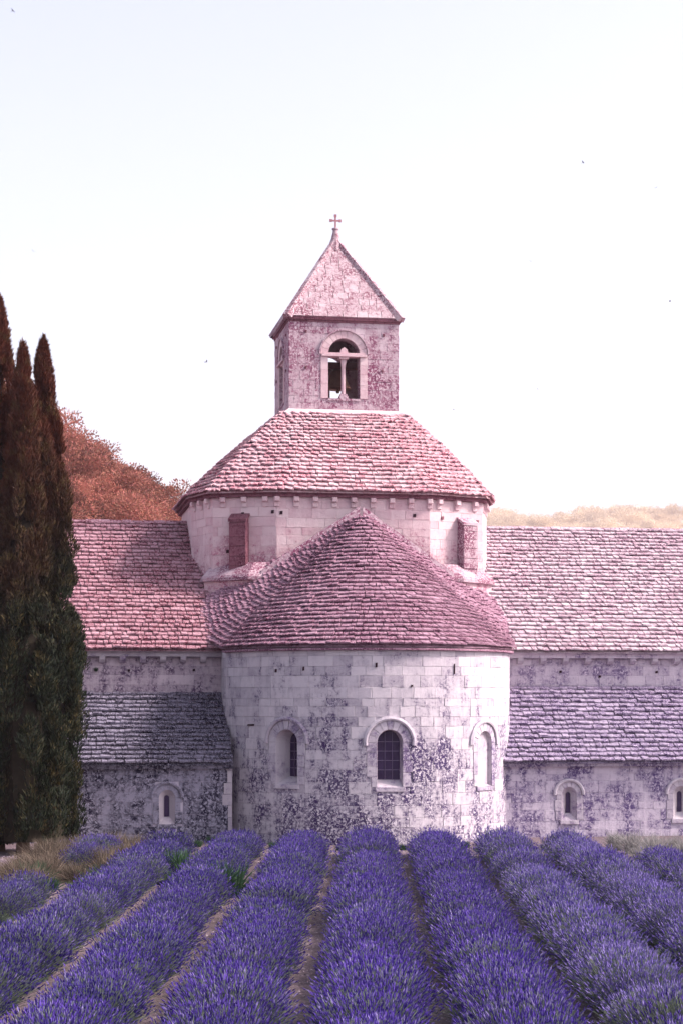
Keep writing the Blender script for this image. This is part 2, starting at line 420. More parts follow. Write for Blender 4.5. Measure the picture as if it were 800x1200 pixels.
# ---- wing walls and lean-to chapels
UL, UR = -13.5, 15.0
def wing(side):
    L = side == 'L'
    u0, u1 = (UL, -RA + .1) if L else (RA - .1, UR)
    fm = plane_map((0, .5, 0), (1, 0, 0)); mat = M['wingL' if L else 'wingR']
    mb = MB(); sheet(mb, fm, [(u0, 2.0), (u1, 2.0), (u1, 5.68), (u0, 5.68)], [], 1.5)
    wl = mb.build('wing_wall', M['chap_mortar'], church)
    pieces(wl, 'stone', stone_variants(mat), lay_stones(fm, u0, u1, 4.35, 5.5, (.22, .34), (.3, .9), lambda a, b: []), mat, 300, 'stone_courses')
    mb = MB(); mb.box(((u0 + u1) / 2, .40, 5.6), (u1 - u0, .3, .13)); mb.box(((u0 + u1) / 2, .33, 5.7), (u1 - u0, .4, .07))
    mb.build('cornice', M['trim_pale'] if L else M['wingR'], wl)
    u = -5.02 if L else 5.05
    while u0 < u < u1:
        mb = MB(); w_ = .09
        mb.add([(u - w_, .52, 5.32), (u + w_, .52, 5.32), (u + w_, .36, 5.36), (u - w_, .36, 5.36), (u + w_, .27, 5.44), (u - w_, .27, 5.44), (u + w_, .25, 5.533), (u - w_, .25, 5.533), (u + w_, .52, 5.533), (u - w_, .52, 5.533)],
               [(0, 1, 2, 3), (3, 2, 4, 5), (5, 4, 6, 7), (7, 6, 8, 9), (0, 3, 5, 7, 9), (1, 8, 6, 4, 2)])
        mb.build('corbel', M['trim_pale'], wl); u += -.62 if L else .74
    for s in ((-7.3, 5.1), (-5.3, 5.12)) if L else ((6.4, 5.1), (9.6, 5.1), (7.7, 4.95)): hole(fm, s[0], s[1], .04, .04, wl)
    # chapel
    cu0, cu1 = (UL, -4.4) if L else (3.7, UR)
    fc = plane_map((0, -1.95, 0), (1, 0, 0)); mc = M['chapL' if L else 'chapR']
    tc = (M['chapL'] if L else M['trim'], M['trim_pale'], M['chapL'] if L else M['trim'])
    cs = (-6.3, -9.9) if L else (6.0, 9.58, 13.2)
    ws = [window(fc, 'chapel_window', c, .5, 1.28, .235, .16, .40, .5, tc, .075, kind='slit', vn=7) for c in cs]
    # the slit sits in a pale stone back
    mb = MB(); sheet(mb, fc, [(cu0, -.3), (cu1, -.3), (cu1, 2.2), (cu0, 2.2)], [q[0] for q in ws], .9)
    end = cu1 if L else cu0
    mb.add([(end, -1.95, -.3), (end, 2.2 - 1.7, -.3), (end, .5, 4.3), (end, -1.95, 2.2)], [(0, 1, 2, 3)])
    cw = mb.build('chapel_wall', M['chap_mortar'], church)
    pieces(cw, 'stone', stone_variants(mc), lay_stones(fc, cu0, cu1, -.1, 2.16, (.2, .38), (.28, .75), blocks_of(ws)), mc, 300, 'stone_courses')
    mb = MB(); mb.box(((cu0 + cu1) / 2, -2.02, 2.2), (cu1 - cu0, .22, .09)); mb.build('cornice', mc, cw)
    if L:                                            # pale quoins at the chapel's corner
        z = 0.0
        while z < 2.1:
            h = ru(.26, .4); h = min(h, 2.14 - z); q = ru(.12, .3)
            mb = MB(); mb.box((end - q / 2 + .035, -1.95 + .1, z + h / 2), (q, .3, h - .015)); mb.build('quoin', M['trim_pale'], cw); z += h
    return fc
wing('L'); wing('R')

# ---- roof tiles
def tile_variants(mat, k=8):
    out = []
    for q in range(k):
        mb = MB(); j = lambda a: ru(-a, a)
        lo = [(-.5 + j(.05), -.5 + j(.05)), (-.1 + j(.1), -.5 + j(.07)), (.5 + j(.05), -.5 + j(.05))]
        hi_ = [(.5, .5), (-.5, .5)]
        ring = lo + hi_
        top = [(x * .96, y * .97, .5 + j(.22)) for x, y in ring]; bot = [(x, y, -.5) for x, y in ring]
        n = 5; mb.add(bot + top, [tuple(range(n, 2 * n)), tuple(range(n))[::-1]] + [(i, (i + 1) % n, n + (i + 1) % n, n + i) for i in range(n)])
        out.append(mb.mesh('tile', mat))
    return out
def interp(poly, ln, s):
    for i in range(len(ln) - 1):
        if s <= ln[i + 1] or i == len(ln) - 2:
            k = (s - ln[i]) / max(1e-6, ln[i + 1] - ln[i]); return poly[i].lerp(poly[i + 1], k)
def lens(poly):
    l = [0.0]
    for i in range(1, len(poly)): l.append(l[-1] + (poly[i] - poly[i - 1]).length)
    return l
def lay_tiles(curve, n, wr, th, out_hint, keep=None, over=1.35):
    """curve(t): the level line of the roof at t (0 eave .. 1 top), as points. Tiles lie on it in overlapping courses."""
    items = []
    for i in range(n):
        t0 = i / n + ru(-.0, .0); t1 = min(1.0, (i + over) / n)
        A, B = curve(t0), curve(t1); la, lb = lens(A), lens(B)
        if la[-1] < .05: continue
        s = -ru(0, wr[0])
        wob = random.random() * 10
        while s < la[-1]:
            wd = ru(*wr); a, b = max(0, s), min(la[-1], s + wd); s += wd
            if b - a < .05: continue
            k = (a + b) / 2 / la[-1]
            P = interp(A, la, (a + b) / 2); Q = interp(B, lb, k * lb[-1])
            up = Q - P; L = up.length
            if L < .02: continue
            up /= L
            tg = (interp(A, la, min(la[-1], b)) - interp(A, la, a)).normalized()
            nn = tg.cross(up); nn.normalize()
            if nn.dot(out_hint(P)) < 0: nn = -nn
            tg = up.cross(nn).normalized()
            thk = th * ru(.75, 1.25); gapz = .045
            # lift the lower edge so that it lies on the course below
            lift = thk * 1.0 + gapz + ru(-.1, .4) * th + .35 * th * mnoise.noise((P.x * .9 + wob, P.y * .9, P.z))
            up2 = (up * L + nn * (-lift)).normalized(); nn2 = tg.cross(up2)
            if nn2.dot(nn) < 0: nn2 = -nn2
            tw = ru(-.05, .05); tg2 = (tg + up2 * tw).normalized(); up3 = nn2.cross(tg2).normalized() if nn2.cross(tg2).dot(up2) > 0 else tg2.cross(nn2).normalized()
            c = (P + Q) / 2 + nn * (lift / 2 + thk * .3) - up * ru(0, .035)
            g = ru(.006, .02); sx = (b - a) - g; sy = L * ru(.96, 1.05)
            mx = Matrix(((tg2.x * sx, up3.x * sy, nn2.x * thk, c.x), (tg2.y * sx, up3.y * sy, nn2.y * thk, c.y), (tg2.z * sx, up3.z * sy, nn2.z * thk, c.z), (0, 0, 0, 1)))
            if keep is None or keep(c): items.append(mx)
    return items
def line(a, b, n=2): 
    a, b = Vector(a), Vector(b); return [a.lerp(b, i / (n - 1)) for i in range(n)]
UPV = Vector((0, -.4, 1))
RZ, RV = 10.28, 7.0                                  # ridge height and depth
E_Z, E_V = 5.72, .05                                 # main eave
def base_poly(e=0.0):                                # the octagonal base under the drum
    h, c, v = 3.45 + e * .4, 1.3 + e * .3, 1.75 - e; d = 7.1
    q = [(-h - c, v + c), (-h, v), (h, v), (h + c, v + c)]
    return q + [(-x, 2 * d - y) for x, y in q]
def drum_poly(e=0.0):
    h, d = 2.5 + e * .25, 7.1; v = 2.3 - e
    q = [(-5.0 - e, 4.9 - e * .2), (-4.46 - e * .9, 3.12 - e * .8), (-h, v), (h, v), (4.46 + e * .9, 3.12 - e * .8), (5.0 + e, 4.9 - e * .2)]
    return q + [(-x, 2 * d - y) for x, y in q]
BP = base_poly(-.2)
def cone_base():
    r = 4.6; pts = []
    pts += [Vector((-4.8, 2.75, 7.42)), Vector((-4.95, 1.75, 6.8)), Vector((-4.85, .7, 6.08))]
    for k in range(25):
        a = R(-81 + 162 * k / 24); pts.append(Vector((r * math.sin(a), -r * math.cos(a), 5.76)))
    pts += [Vector((4.85, .7, 6.08)), Vector((4.95, 1.75, 6.8)), Vector((4.8, 2.75, 7.42))]
    return pts
CB = cone_base(); APEX = Vector((.16, 1.62, 10.12))
def cone_curve(t): return [p.lerp(APEX, t * .985) for p in CB]
def in_cone(c, m=.25):
    # plan test against the cone's footprint, a little shrunk
    k = 1 + m
    return inside((APEX.x + (c.x - APEX.x) * k, APEX.y + (c.y - APEX.y) * k), [(p.x, p.y) for p in CB]) and c.y < 1.7
def backing(mb, curve, n, drop=.03):
    rows = [curve(i / n) for i in range(n + 1)]; m = len(rows[0])
    mb.add([p - Vector((0, 0, drop)) for r_ in rows for p in r_], [(i * m + k, i * m + k + 1, (i + 1) * m + k + 1, (i + 1) * m + k) for i in range(n) for k in range(m - 1)])
for L in (True, False):
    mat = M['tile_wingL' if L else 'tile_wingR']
    a, b = (UL - .1, -.2) if L else (-.2, UR)
    cv = lambda t: line((a, E_V + (RV - E_V) * t, E_Z + (RZ - E_Z) * t), (b, E_V + (RV - E_V) * t, E_Z + (RZ - E_Z) * t), 9)
    mb = MB(); backing(mb, cv, 6)
    mb.add([(a, RV, RZ - .03), (b, RV, RZ - .03), (b, 2 * RV - E_V, E_Z), (a, 2 * RV - E_V, E_Z)], [(0, 3, 2, 1)])
    e = a + .12 if L else b - .12
    mb.add([(e, E_V + .5, E_Z), (e, RV, RZ - .06), (e, 2 * RV - E_V - .5, E_Z), (e, 2 * RV - E_V - .5, 0), (e, E_V + .5, 0)], [(0, 1, 2, 3, 4)])
    rf = mb.build('wing_roof', mat, church)
    keep = lambda c: not inside((c.x, c.y), BP) and not in_cone(c)
    pieces(rf, 'tile', tile_variants(mat), lay_tiles(cv, 33, (.13, .32), .04, lambda p: UPV, keep), mat, 300, 'tile_courses')
    u = a
    while u < b:                                     # ridge stones
        wd = ru(.3, .5); c = u + wd / 2
        if not -4.6 < c < 4.6:
            mb = MB(); dz = ru(-.015, .015)
            mb.add([(u + .008, RV - .26, RZ - .17), (u + wd - .008, RV - .26, RZ - .17), (u + wd - .008, RV - .05, RZ + .06 + dz), (u + .008, RV - .05, RZ + .06 + dz), (u + wd - .008, RV + .2, RZ - .12), (u + .008, RV + .2, RZ - .12)],
                   [(0, 1, 2, 3), (3, 2, 4, 5), (0, 3, 5), (1, 4, 2)])
            mb.build('ridge_tile', mat, rf)
        u += wd
    # lean-to chapel roof
    mat = M['tile_chapL' if L else 'tile_chapR']
    a2, b2 = (UL - .1, -4.36) if L else (3.75, UR)
    zt = 4.42 if L else 4.62
    cv2 = lambda t: line((a2, -2.24 + 2.72 * t, 2.28 + (zt - 2.28) * t), (b2, -2.24 + 2.72 * t, 2.28 + (zt - 2.28) * t), 3)
    mb = MB(); backing(mb, cv2, 3, .035)
    rf2 = mb.build('chapel_roof', mat, church)
    out_apse = lambda c: math.hypot(c.x, min(c.y, 0)) > RA + .02
    pieces(rf2, 'tile', tile_variants(mat), lay_tiles(cv2, 17, (.14, .34), .045, lambda p: UPV, out_apse), mat, 300, 'tile_courses')
# apse half-cone
mb = MB(); backing(mb, cone_curve, 8)
mb.add([(p.x, p.y, 5.68) for p in CB[3:-3]] + [(p.x * .9, p.y * .9, 5.68) for p in CB[3:-3]], [(i, i + 1, 25 + i + 1, 25 + i) for i in range(24)])
rf = mb.build('apse_roof', M['tile_cone'], church)
pieces(rf, 'tile', tile_variants(M['tile_cone']), lay_tiles(cone_curve, 33, (.13, .32), .04, lambda p: Vector((p.x, p.y - 1.6, 4))), M['tile_cone'], 300, 'tile_courses')
mb = MB()                                            # thin stone eave course
for k in range(24):
    p, q = CB[3 + k], CB[4 + k]
    s_ = .975
    mb.add([(p.x, p.y, 5.70), (q.x, q.y, 5.70), (q.x, q.y, 5.64), (p.x, p.y, 5.64), (p.x * .93, p.y * .93, 5.6), (q.x * .93, q.y * .93, 5.6)], [(0, 3, 2, 1), (3, 4, 5, 2)])
mb.build('eave_course', M['tile_cone'], rf)  # darker tile colour paints the shadow under the eave
# raking mortar fillets where the half-cone meets the drum base
for sg in (-1, 1):
    mb = MB(); pa = APEX + Vector((sg * .05, 0, .1)); e = CB[1] if sg < 0 else CB[-2]
    pb = APEX.lerp(e, .63) + Vector((0, 0, .1))
    up = Vector((0, 0, 1)); n = 10; vs = []
    for i in range(n + 1):
        p = pa.lerp(pb, i / n); wv = .24 + .03 * mnoise.noise((i * .7, sg, 0))
        p = Vector((p.x, 1.70, p.z - .06)); vs += [p, p + Vector((0, .02, wv)), p + Vector((0, .2, wv + .02)), p + Vector((0, -.12, -.12))]
    fs = []
    for i in range(n): fs += [(i*4, i*4+4, i*4+5, i*4+1), (i*4+1, i*4+5, i*4+6, i*4+2), (i*4+3, i*4+7, i*4+4, i*4)]
    mb.add(vs, fs); mb.build('mortar_fillet', M['belfry'], rf)

# ---- drum base, weathering, drum wall
def ring_wall(mb, poly, z0, z1, poly2=None):
    p2 = poly2 or poly; n = len(poly)
    mb.add([(x, y, z0) for x, y in poly] + [(x, y, z1) for x, y in p2], [(i, (i + 1) % n, n + (i + 1) % n, n + i) for i in range(n)])
DM = M['drum']
mb = MB(); ring_wall(mb, base_poly(), 5.5, 8.02); dbase = mb.build('drum_base', DM, church)
mb = MB(); ring_wall(mb, base_poly(.12), 8.02, 8.12); ring_wall(mb, base_poly(.12), 8.12, 8.2, base_poly(.06)); ring_wall(mb, base_poly(), 8.0, 8.021, base_poly(.12))
mb.build('string_course', M['ledge'], dbase)
DP = drum_poly(); dz0, dz1 = 8.1, 10.78
mb = MB()
bp = base_poly(.06)                                  # sloping weathering from base to drum
nB, nD = len(bp), len(DP)
cB = [Vector((x, y)) for x, y in bp]
vs = [(x, y, 8.19) for x, y in bp]; 
mb.add([(x, y, 8.19) for x, y in bp] + [(x * .93, 7.1 + (y - 7.1) * .90, 8.62) for x, y in bp], [(i, (i + 1) % nB, nB + (i + 1) % nB, nB + i) for i in range(nB)])
mb.build('weathering', M['ledge'], dbase)
mb = MB(); ring_wall(mb, DP, dz0, dz1); drum = mb.build('drum_wall', DM, church)
items = []
order = list(range(5))                               # the faces that can be seen: side, diagonal, front, diagonal, side
facets = {}
for i in (0, 1, 2, 3, 4):
    a, b = Vector((*DP[i], 0)), Vector((*DP[i + 1], 0)); Lf = (b - a).length
    fm = plane_map(a, b - a); facets[i] = (fm, Lf)
    items += lay_stones(fm, 0, Lf, 8.25, 10.72, (.24, .36), (.35, .85), lambda p, q: [])
pieces(drum, 'stone', stone_variants(DM), items, DM, 300, 'stone_courses')
for i, (fm, Lf) in facets.items():
    k = max(2, round(Lf / .66)); step = Lf / k
    for q in range(k + (1 if i in (2,) else 0)):
        s = q * step if i == 2 else (q + .5) * step
        mb = MB(); extrude(mb, fm, [(s - .085, 10.42), (s + .085, 10.42), (s + .085, 10.735), (s - .085, 10.735)], -.02, .06, .02)
        extrude(mb, fm, [(s - .085, 10.58), (s + .085, 10.58), (s + .085, 10.735), (s - .085, 10.735)], .05, .17, .03)
        mb.build('corbel', M['drum'], drum)
mb = MB(); ring_wall(mb, drum_poly(.12), 10.74, 10.83); ring_wall(mb, drum_poly(.0), 10.735, 10.741, drum_poly(.12)); ring_wall(mb, drum_poly(.17), 10.83, 10.88); ring_wall(mb, drum_poly(.12), 10.825, 10.832, drum_poly(.17))
mb.build('cornice', M['pilaster'], drum)
for i, s, z in ((1, 1.0, 10.2), (1, 2.0, 10.25), (2, .15, 10.22), (2, 2.6, 10.22), (2, 4.5, 10.2), (1, .5, 9.0), (3, .5, 10.15), (3, 1.9, 10.1)):
    fm, Lf = facets[i]; hole(fm, s, z, .05, .055, drum, M['pilaster'] if i == 3 else None)
for i, s in ((1, .93), (3, 1.38)):                   # the two stained pilasters with sloping caps
    fm, Lf = facets[i]; mb = MB(); hw = .27; d = .36
    P = [fm(s - hw, 8.3, -.05), fm(s + hw, 8.3, -.05), fm(s + hw, 8.3, d), fm(s - hw, 8.3, d)]
    Q = [fm(s - hw, 10.12, -.05), fm(s + hw, 10.12, -.05), fm(s + hw, 9.93, d), fm(s - hw, 9.93, d)]
    mb.add(P + Q, [(0, 1, 5, 4), (1, 2, 6, 5), (2, 3, 7, 6), (3, 0, 4, 7), (4, 5, 6, 7)])
    pmat = M['pilaster'] if i == 1 else M['ledge']
    pil = mb.build('pilaster', pmat, drum)
    z = 8.5
    while z < 9.85:
        h = min(ru(.26, .4), 9.9 - z); b = MB(); extrude(b, fm, [(s - hw - .012, z + .006), (s + hw + .012, z + .006), (s + hw + .012, z + h - .006), (s - hw - .012, z + h - .006)], .02, d + .012 + ru(0, .02), .018)
        b.build('stone', pmat, pil); z += h
    mb = MB(); e = .04
    P = [fm(s - hw - e, 10.15, -.03), fm(s + hw + e, 10.15, -.03), fm(s + hw + e, 9.92, d + e), fm(s - hw - e, 9.92, d + e)]
    mb.add(P + [p + Vector((0, 0, .09)) for p in P], [(0, 1, 2, 3), (4, 7, 6, 5), (0, 4, 5, 1), (1, 5, 6, 2), (2, 6, 7, 3), (3, 7, 4, 0)])
    mb.build('pilaster_cap', M['pilaster'] if i == 1 else M['belfry'], pil)

# ---- drum roof: from the twelve-sided eave up to the belfry's square foot
BU, BV, BH = .13, 6.9, 1.87
EP = drum_poly(.24)
TPq = [(-BH, -BH * .5), (-BH, -BH), (-BH * .5, -BH), (BH * .5, -BH), (BH, -BH), (BH, -BH * .5)]
TP = [(BU + x * 1.1, BV + y * 1.1) for x, y in TPq + [(-x, -y) for x, y in TPq]]
def drum_curve(t):
    z = 10.9 + 2.95 * t + .1 * math.sin(math.pi * t)
    P = [Vector((a[0] + (b[0] - a[0]) * t, a[1] + (b[1] - a[1]) * t, z)) for a, b in zip(EP, TP)]
    P.append(P[0].copy()); return P
mb = MB(); backing(mb, drum_curve, 6, .04); ring_wall(mb, EP, 10.86, 10.89, drum_poly(.12))
rf = mb.build('drum_roof', M['tile_drum'], church)
pieces(rf, 'tile', tile_variants(M['tile_drum']), lay_tiles(drum_curve, 22, (.13, .32), .04, lambda p: Vector((p.x, p.y - 7.1, 3))), M['tile_drum'], 300, 'tile_courses')

# ---- belfry
BZ0, BZ1 = 13.75, 16.98
skirt = MB()
sq = lambda h: [(BU - h, BV - h), (BU + h, BV - h), (BU + h, BV + h), (BU - h, BV + h)]
ring_wall(skirt, sq(BH + .2), 13.72, 13.84); ring_wall(skirt, sq(BH + .2), 13.84, 14.0, sq(BH + .01))
faces = []
for q in range(4):
    a = R(90 * q); ca, sa = math.cos(a), math.sin(a)
    t = Vector((ca, sa, 0)); n = Vector((sa, -ca, 0))
    o = Vector((BU, BV, 0)) + n * BH
    faces.append(plane_map(o, t))
bw = MB(); mats_b = (M['belfry'], M['drum'], M['drum'])
bel = None; WT = .55
WS, WB, WR = 15.86, 14.37, .54
for q, fm in enumerate(faces):
    op = arch_poly(0, WB, WS, WR)
    sheet(bw, fm, [(-BH, BZ0), (BH, BZ0), (BH, BZ1), (-BH, BZ1)], [op], .8)
    n = len(op)
    bw.add([fm(x, z, 0) for x, z in op] + [fm(x, z, -WT) for x, z in op], [(i, n + i, n + (i + 1) % n, (i + 1) % n) for i in range(n)])
    sheet(bw, fm, [(-BH + WT, BZ0), (BH - WT, BZ0), (BH - WT, BZ1), (-BH + WT, BZ1)], [op], .8, -WT)
bel = bw.build('belfry_wall', M['belfry'], church)
skirt.build('foot_course', M['drum'], bel)
mb = MB(); mb.add([(x, y, 14.2) for x, y in sq(BH - .3)] + [(x, y, BZ1 - .02) for x, y in sq(BH - .3)], [(0, 1, 2, 3), (7, 6, 5, 4)]); mb.build('floor_and_ceiling', M['wood'], bel)
items = []
for q, fm in enumerate(faces):
    if q == 2: pass
    blk = lambda a, b: ([(-.8, .8)] if b > WB - .02 and a < WS else []) + ([(-math.sqrt(max(0, .64 - max(0, max(a, WS) - WS) ** 2)),) * 1 + (math.sqrt(max(0, .64 - max(0, max(a, WS) - WS) ** 2)),)] if b > WS and a < WS + .8 else [])
    items += lay_stones(fm, -BH, BH, 14.0, 16.95, (.2, .3), (.22, .55), blk)
    wn = MB()
    K = 11
    win = None
    # paired opening: jamb strips, lintel, column with capital and base, tympanum block
    wmb = MB(); extrude(wmb, fm, [(-.77, WS - .075), (.77, WS - .075), (.77, WS + .0), (-.77, WS + .0)], -.3, .09, .01)
    extrude(wmb, fm, [(-.7, WS + .002), (.7, WS + .002), (.7, WS + .055), (-.7, WS + .055)], -.28, .05, .01)
    win = wmb.build('belfry_window', M['drum'], church)
    for k in range(K):
        a0, a1 = math.pi * k / K + .008, math.pi * (k + 1) / K - .008; am = (a0 + a1) / 2; ri, ro = WR + .002, .79
        p = [(ri * math.cos(a0), WS + ri * math.sin(a0)), (ro * math.cos(a0), WS + ro * math.sin(a0)), (ro * math.cos(am), WS + ro * math.sin(am)), (ro * math.cos(a1), WS + ro * math.sin(a1)), (ri * math.cos(a1), WS + ri * math.sin(a1)), (ri * math.cos(am), WS + ri * math.sin(am))]
        b = MB(); extrude(b, fm, p, -.05, .03, .005); b.build('voussoir', M['drum'], win)
    b = MB(); vs = []; fs = []
    for k in range(19):                              # thin hood over the ring
        a = math.pi * k / 18
        for rr, d in ((.80, .02), (.80, .075), (.845, .075), (.845, .0)): vs.append(fm(rr * math.cos(a), WS + rr * math.sin(a), d))
    for k in range(18):
        for i in range(3): fs.append((k*4+i, k*4+4+i, k*4+5+i, k*4+1+i))
    b.add(vs, fs); b.build('hood_mould', M['belfry'], win)
    for sg in (-1, 1):
        z = WB
        while z < WS - .09:
            h = min(ru(.28, .5), WS - .08 - z); 
            if WS - .08 - z - h < .12: h = WS - .08 - z
            lo, hi_ = sorted((sg * (WR + .002), sg * .79))
            b = MB(); extrude(b, fm, [(lo, z + .003), (hi_, z + .003), (hi_, z + h - .003), (lo, z + h - .003)], -.05, .028 + ru(0, .006), .006); b.build('jamb_stone', M['drum'], win); z += h
    c = fm(0, 0, -.16)
    b = MB(); b.lathe([(.105, WB + .16), (.085, WB + .2), (.078, WB + .24), (.07, WS - .42), (.075, WS - .38), (.085, WS - .36), (.08, WS - .33), (.125, WS - .14)], (c.x, c.y, 0), 14); b.build('column', M['drum'], win, smooth=True)
    b = MB(); extrude(b, fm, [(-.15, WB), (.15, WB), (.15, WB + .1), (-.15, WB + .1)], -.31, -.02, .015); extrude(b, fm, [(-.12, WB + .102), (.12, WB + .102), (.12, WB + .165), (-.12, WB + .165)], -.28, -.05, .02); b.build('column_base', M['belfry'], win)
    b = MB(); extrude(b, fm, [(-.15, WS - .145), (.15, WS - .145), (.17, WS - .078), (-.17, WS - .078)], -.32, .02, .01); b.build('capital', M['drum'], win)
    b = MB(); extrude(b, fm, [(-.13, WS + .057), (.13, WS + .057), (.11, WS + .17), (.01, WS + .25), (-.1, WS + .18)], -.25, .01, .01); b.build('tympanum_block', M['drum'], win)
    b = MB(); extrude(b, fm, [(-WR, WB - .07), (WR, WB - .07), (WR, WB + .0), (-WR, WB + .0)], -.5, .03, .01); b.build('sill', M['belfry'], win)
    for s, z in ((-1.3, 16.6), (1.35, 16.55), (-1.3, 15.4), (1.3, 15.35)): hole(fm, s, z, .035, .045, bel, M['pilaster'])
pieces(bel, 'stone', stone_variants(M['belfry']), items, M['belfry'], 300, 'stone_courses')
mb = MB(); ring_wall(mb, sq(BH + .04), 16.93, 17.0); ring_wall(mb, sq(BH), 16.925, 16.931, sq(BH + .04)); ring_wall(mb, sq(BH + .09), 17.0, 17.1); ring_wall(mb, sq(BH + .04), 16.995, 17.001, sq(BH + .09))
mb.build('cornice', M['pilaster'], bel)
# pyramid of stone slabs with hip ribs
PA = Vector((BU, BV, 20.15)); EH = BH + .1
pyr = MB(); pyr.add([(x, y, 17.08) for x, y in sq(EH - .06)] + [PA - Vector((0, 0, .08))], [(0, 1, 4), (1, 2, 4), (2, 3, 4), (3, 0, 4)])
pr = pyr.build('belfry_roof', M['slab'], church)
cor = [Vector((x, y, 17.1)) for x, y in sq(EH)]
def slab_curve(q): 
    return lambda t: [cor[q].lerp(PA, t), cor[(q + 1) % 4].lerp(PA, t)]
tv = []
for _ in range(5):
    mb = MB(); j = lambda: ru(-.008, .008)
    ring = [(-.5 + j(), -.5 + j()), (.5 + j(), -.5 + j()), (.5 + j(), .5 + j()), (-.5 + j(), .5 + j())]
    mb.add([(x, y, -.5) for x, y in ring] + [(x * .985, y * .97, .5) for x, y in ring], [(4, 5, 6, 7)] + [(i, (i + 1) % 4, 4 + (i + 1) % 4, 4 + i) for i in range(4)]); tv.append(mb.mesh('slab', M['slab']))
for q in range(4):
    its = []
    n = 13
    for i in range(n):
        A = slab_curve(q)(i / n); B = slab_curve(q)(min(1, (i + 1.02) / n)); Lw = (A[1] - A[0]).length
        tg = (A[1] - A[0]).normalized(); mid0, mid1 = (A[0] + A[1]) / 2, (B[0] + B[1]) / 2; up = (mid1 - mid0); Ls = up.length; up.normalize(); nn = tg.cross(up)
        s = 0.0
        while s < Lw - .03:
            wd = ru(.25, .6); e = s + wd
            if Lw - e < .2: e = Lw
            c = A[0] + tg * ((s + e) / 2) + up * Ls / 2 + nn * .0
            th = .05 + ru(0, .008)
            cut = (B[0] - A[0]).dot(tg)
            its.append(Matrix(((tg.x*(e-s-.01), up.x*Ls, nn.x*th, c.x), (tg.y*(e-s-.01), up.y*Ls, nn.y*th, c.y), (tg.z*(e-s-.01), up.z*Ls, nn.z*th, c.z), (0, 0, 0, 1))))
            s = e
    for mx in its:
        # keep slabs clear of the hips
        o = link('slab', random.choice(tv), pr); o.matrix_basis = mx
for q in range(4):                                   # hip ribs
    a, b = cor[q] + Vector((0, 0, -.02)), PA + Vector((0, 0, .02)); ax = (b - a).normalized()
    outw = Vector((a.x - BU, a.y - BV, 0)).normalized(); sd_ = ax.cross(outw).normalized(); nn = sd_.cross(ax)
    if nn.z < 0: nn = -nn
    n = 7
    for i in range(n):
        p, r_ = a.lerp(b, i / n + .002), a.lerp(b, (i + 1) / n - .002); w0 = .19 - .012 * i; w1 = .19 - .012 * (i + 1); h = .08 + ru(0, .012)
        mb = MB(); mb.add([p - sd_*w0 - nn*.1, p - sd_*w0*.55 + nn*h, p + sd_*w0*.55 + nn*h, p + sd_*w0 - nn*.1, r_ - sd_*w1 - nn*.1, r_ - sd_*w1*.55 + nn*h, r_ + sd_*w1*.55 + nn*h, r_ + sd_*w1 - nn*.1], [(0,1,5,4),(1,2,6,5),(2,3,7,6),(0,3,2,1),(4,5,6,7)])
        mb.build('hip_rib', M['slab'], pr)
mb = MB(); mb.lathe([(.34, 19.72), (.25, 19.95), (.15, 20.2), (.1, 20.42), (.085, 20.5), (.12, 20.51), (.12, 20.56), (.05, 20.58)], (BU, BV, 0), 12); fin = mb.build('finial', M['slab'], pr, smooth=False)
mb = MB(); mb.box((BU, BV, 20.78), (.055, .055, .44)); mb.build('cross_upright', M['cross'], fin)
mb = MB(); mb.box((BU, BV, 20.83), (.3, .05, .055))
for x, z in ((-.16, 20.83), (.16, 20.83), (0, 21.0)): mb.box((BU + x, BV, z), (.09, .058, .09))
mb.build('cross_arm', M['cross'], fin)
# bell on its headstock inside the belfry
bell = link('church_bell', None); bx_, by_, _ = to_world((BU + .1, BV + .1, 0)); bell.location = (bx_, by_, 15.0); bell.rotation_euler = (0, 0, TH)
tag(bell, 'dark bronze bell hanging on a wooden headstock inside the belfry', 'bell')
mb = MB(); mb.lathe([(.46, 0), (.43, .06), (.33, .25), (.28, .5), (.24, .62), (.1, .68)], (0, 0, 0), 20); mb.build('bell_body', M['bronze'], bell, smooth=True)
mb = MB(); mb.box((0, 0, .8), (2.6, .22, .24)); mb.build('headstock', M['wood'], bell)
mb = MB(); mb.lathe([(.03, .3), (.03, -.02), (.07, -.06), (.05, -.14)], (0, 0, 0), 8); mb.build('clapper', M['bronze'], bell)

# ------------------------------------------------------------------ ground and hills
m, t, b = newmat('dry_field_soil')
pos = N(t, 'ShaderNodeNewGeometry').outputs['Position']
n1 = noise_(t, pos, .5, 6); n2 = noise_(t, pos, 14, 6, .7)
c = mixc(t, mapr(t, n2, .35, .65), (.075, .052, .07), (.21, .16, .185)); c = mixc(t, mapr(t, n1, .4, .7), c, (.14, .105, .11))
t.links.new(c, b.inputs['Base Color']); bm_ = N(t, 'ShaderNodeBump'); bm_.inputs['Distance'].default_value = .05; t.links.new(n2, bm_.inputs['Height']); t.links.new(bm_.outputs[0], b.inputs['Normal'])
M['soil'] = m
mb = MB(); mb.add([(-2500, -300, -.02), (2500, -300, -.02), (2500, 3000, -.02), (-2500, 3000, -.02)], [(0, 1, 2, 3)])
tag(mb.build('ground', M['soil']), kind='structure')
def sstep(a, b, x): k = max(0, min(1, (x - a) / (b - a))); return k * k * (3 - 2 * k)
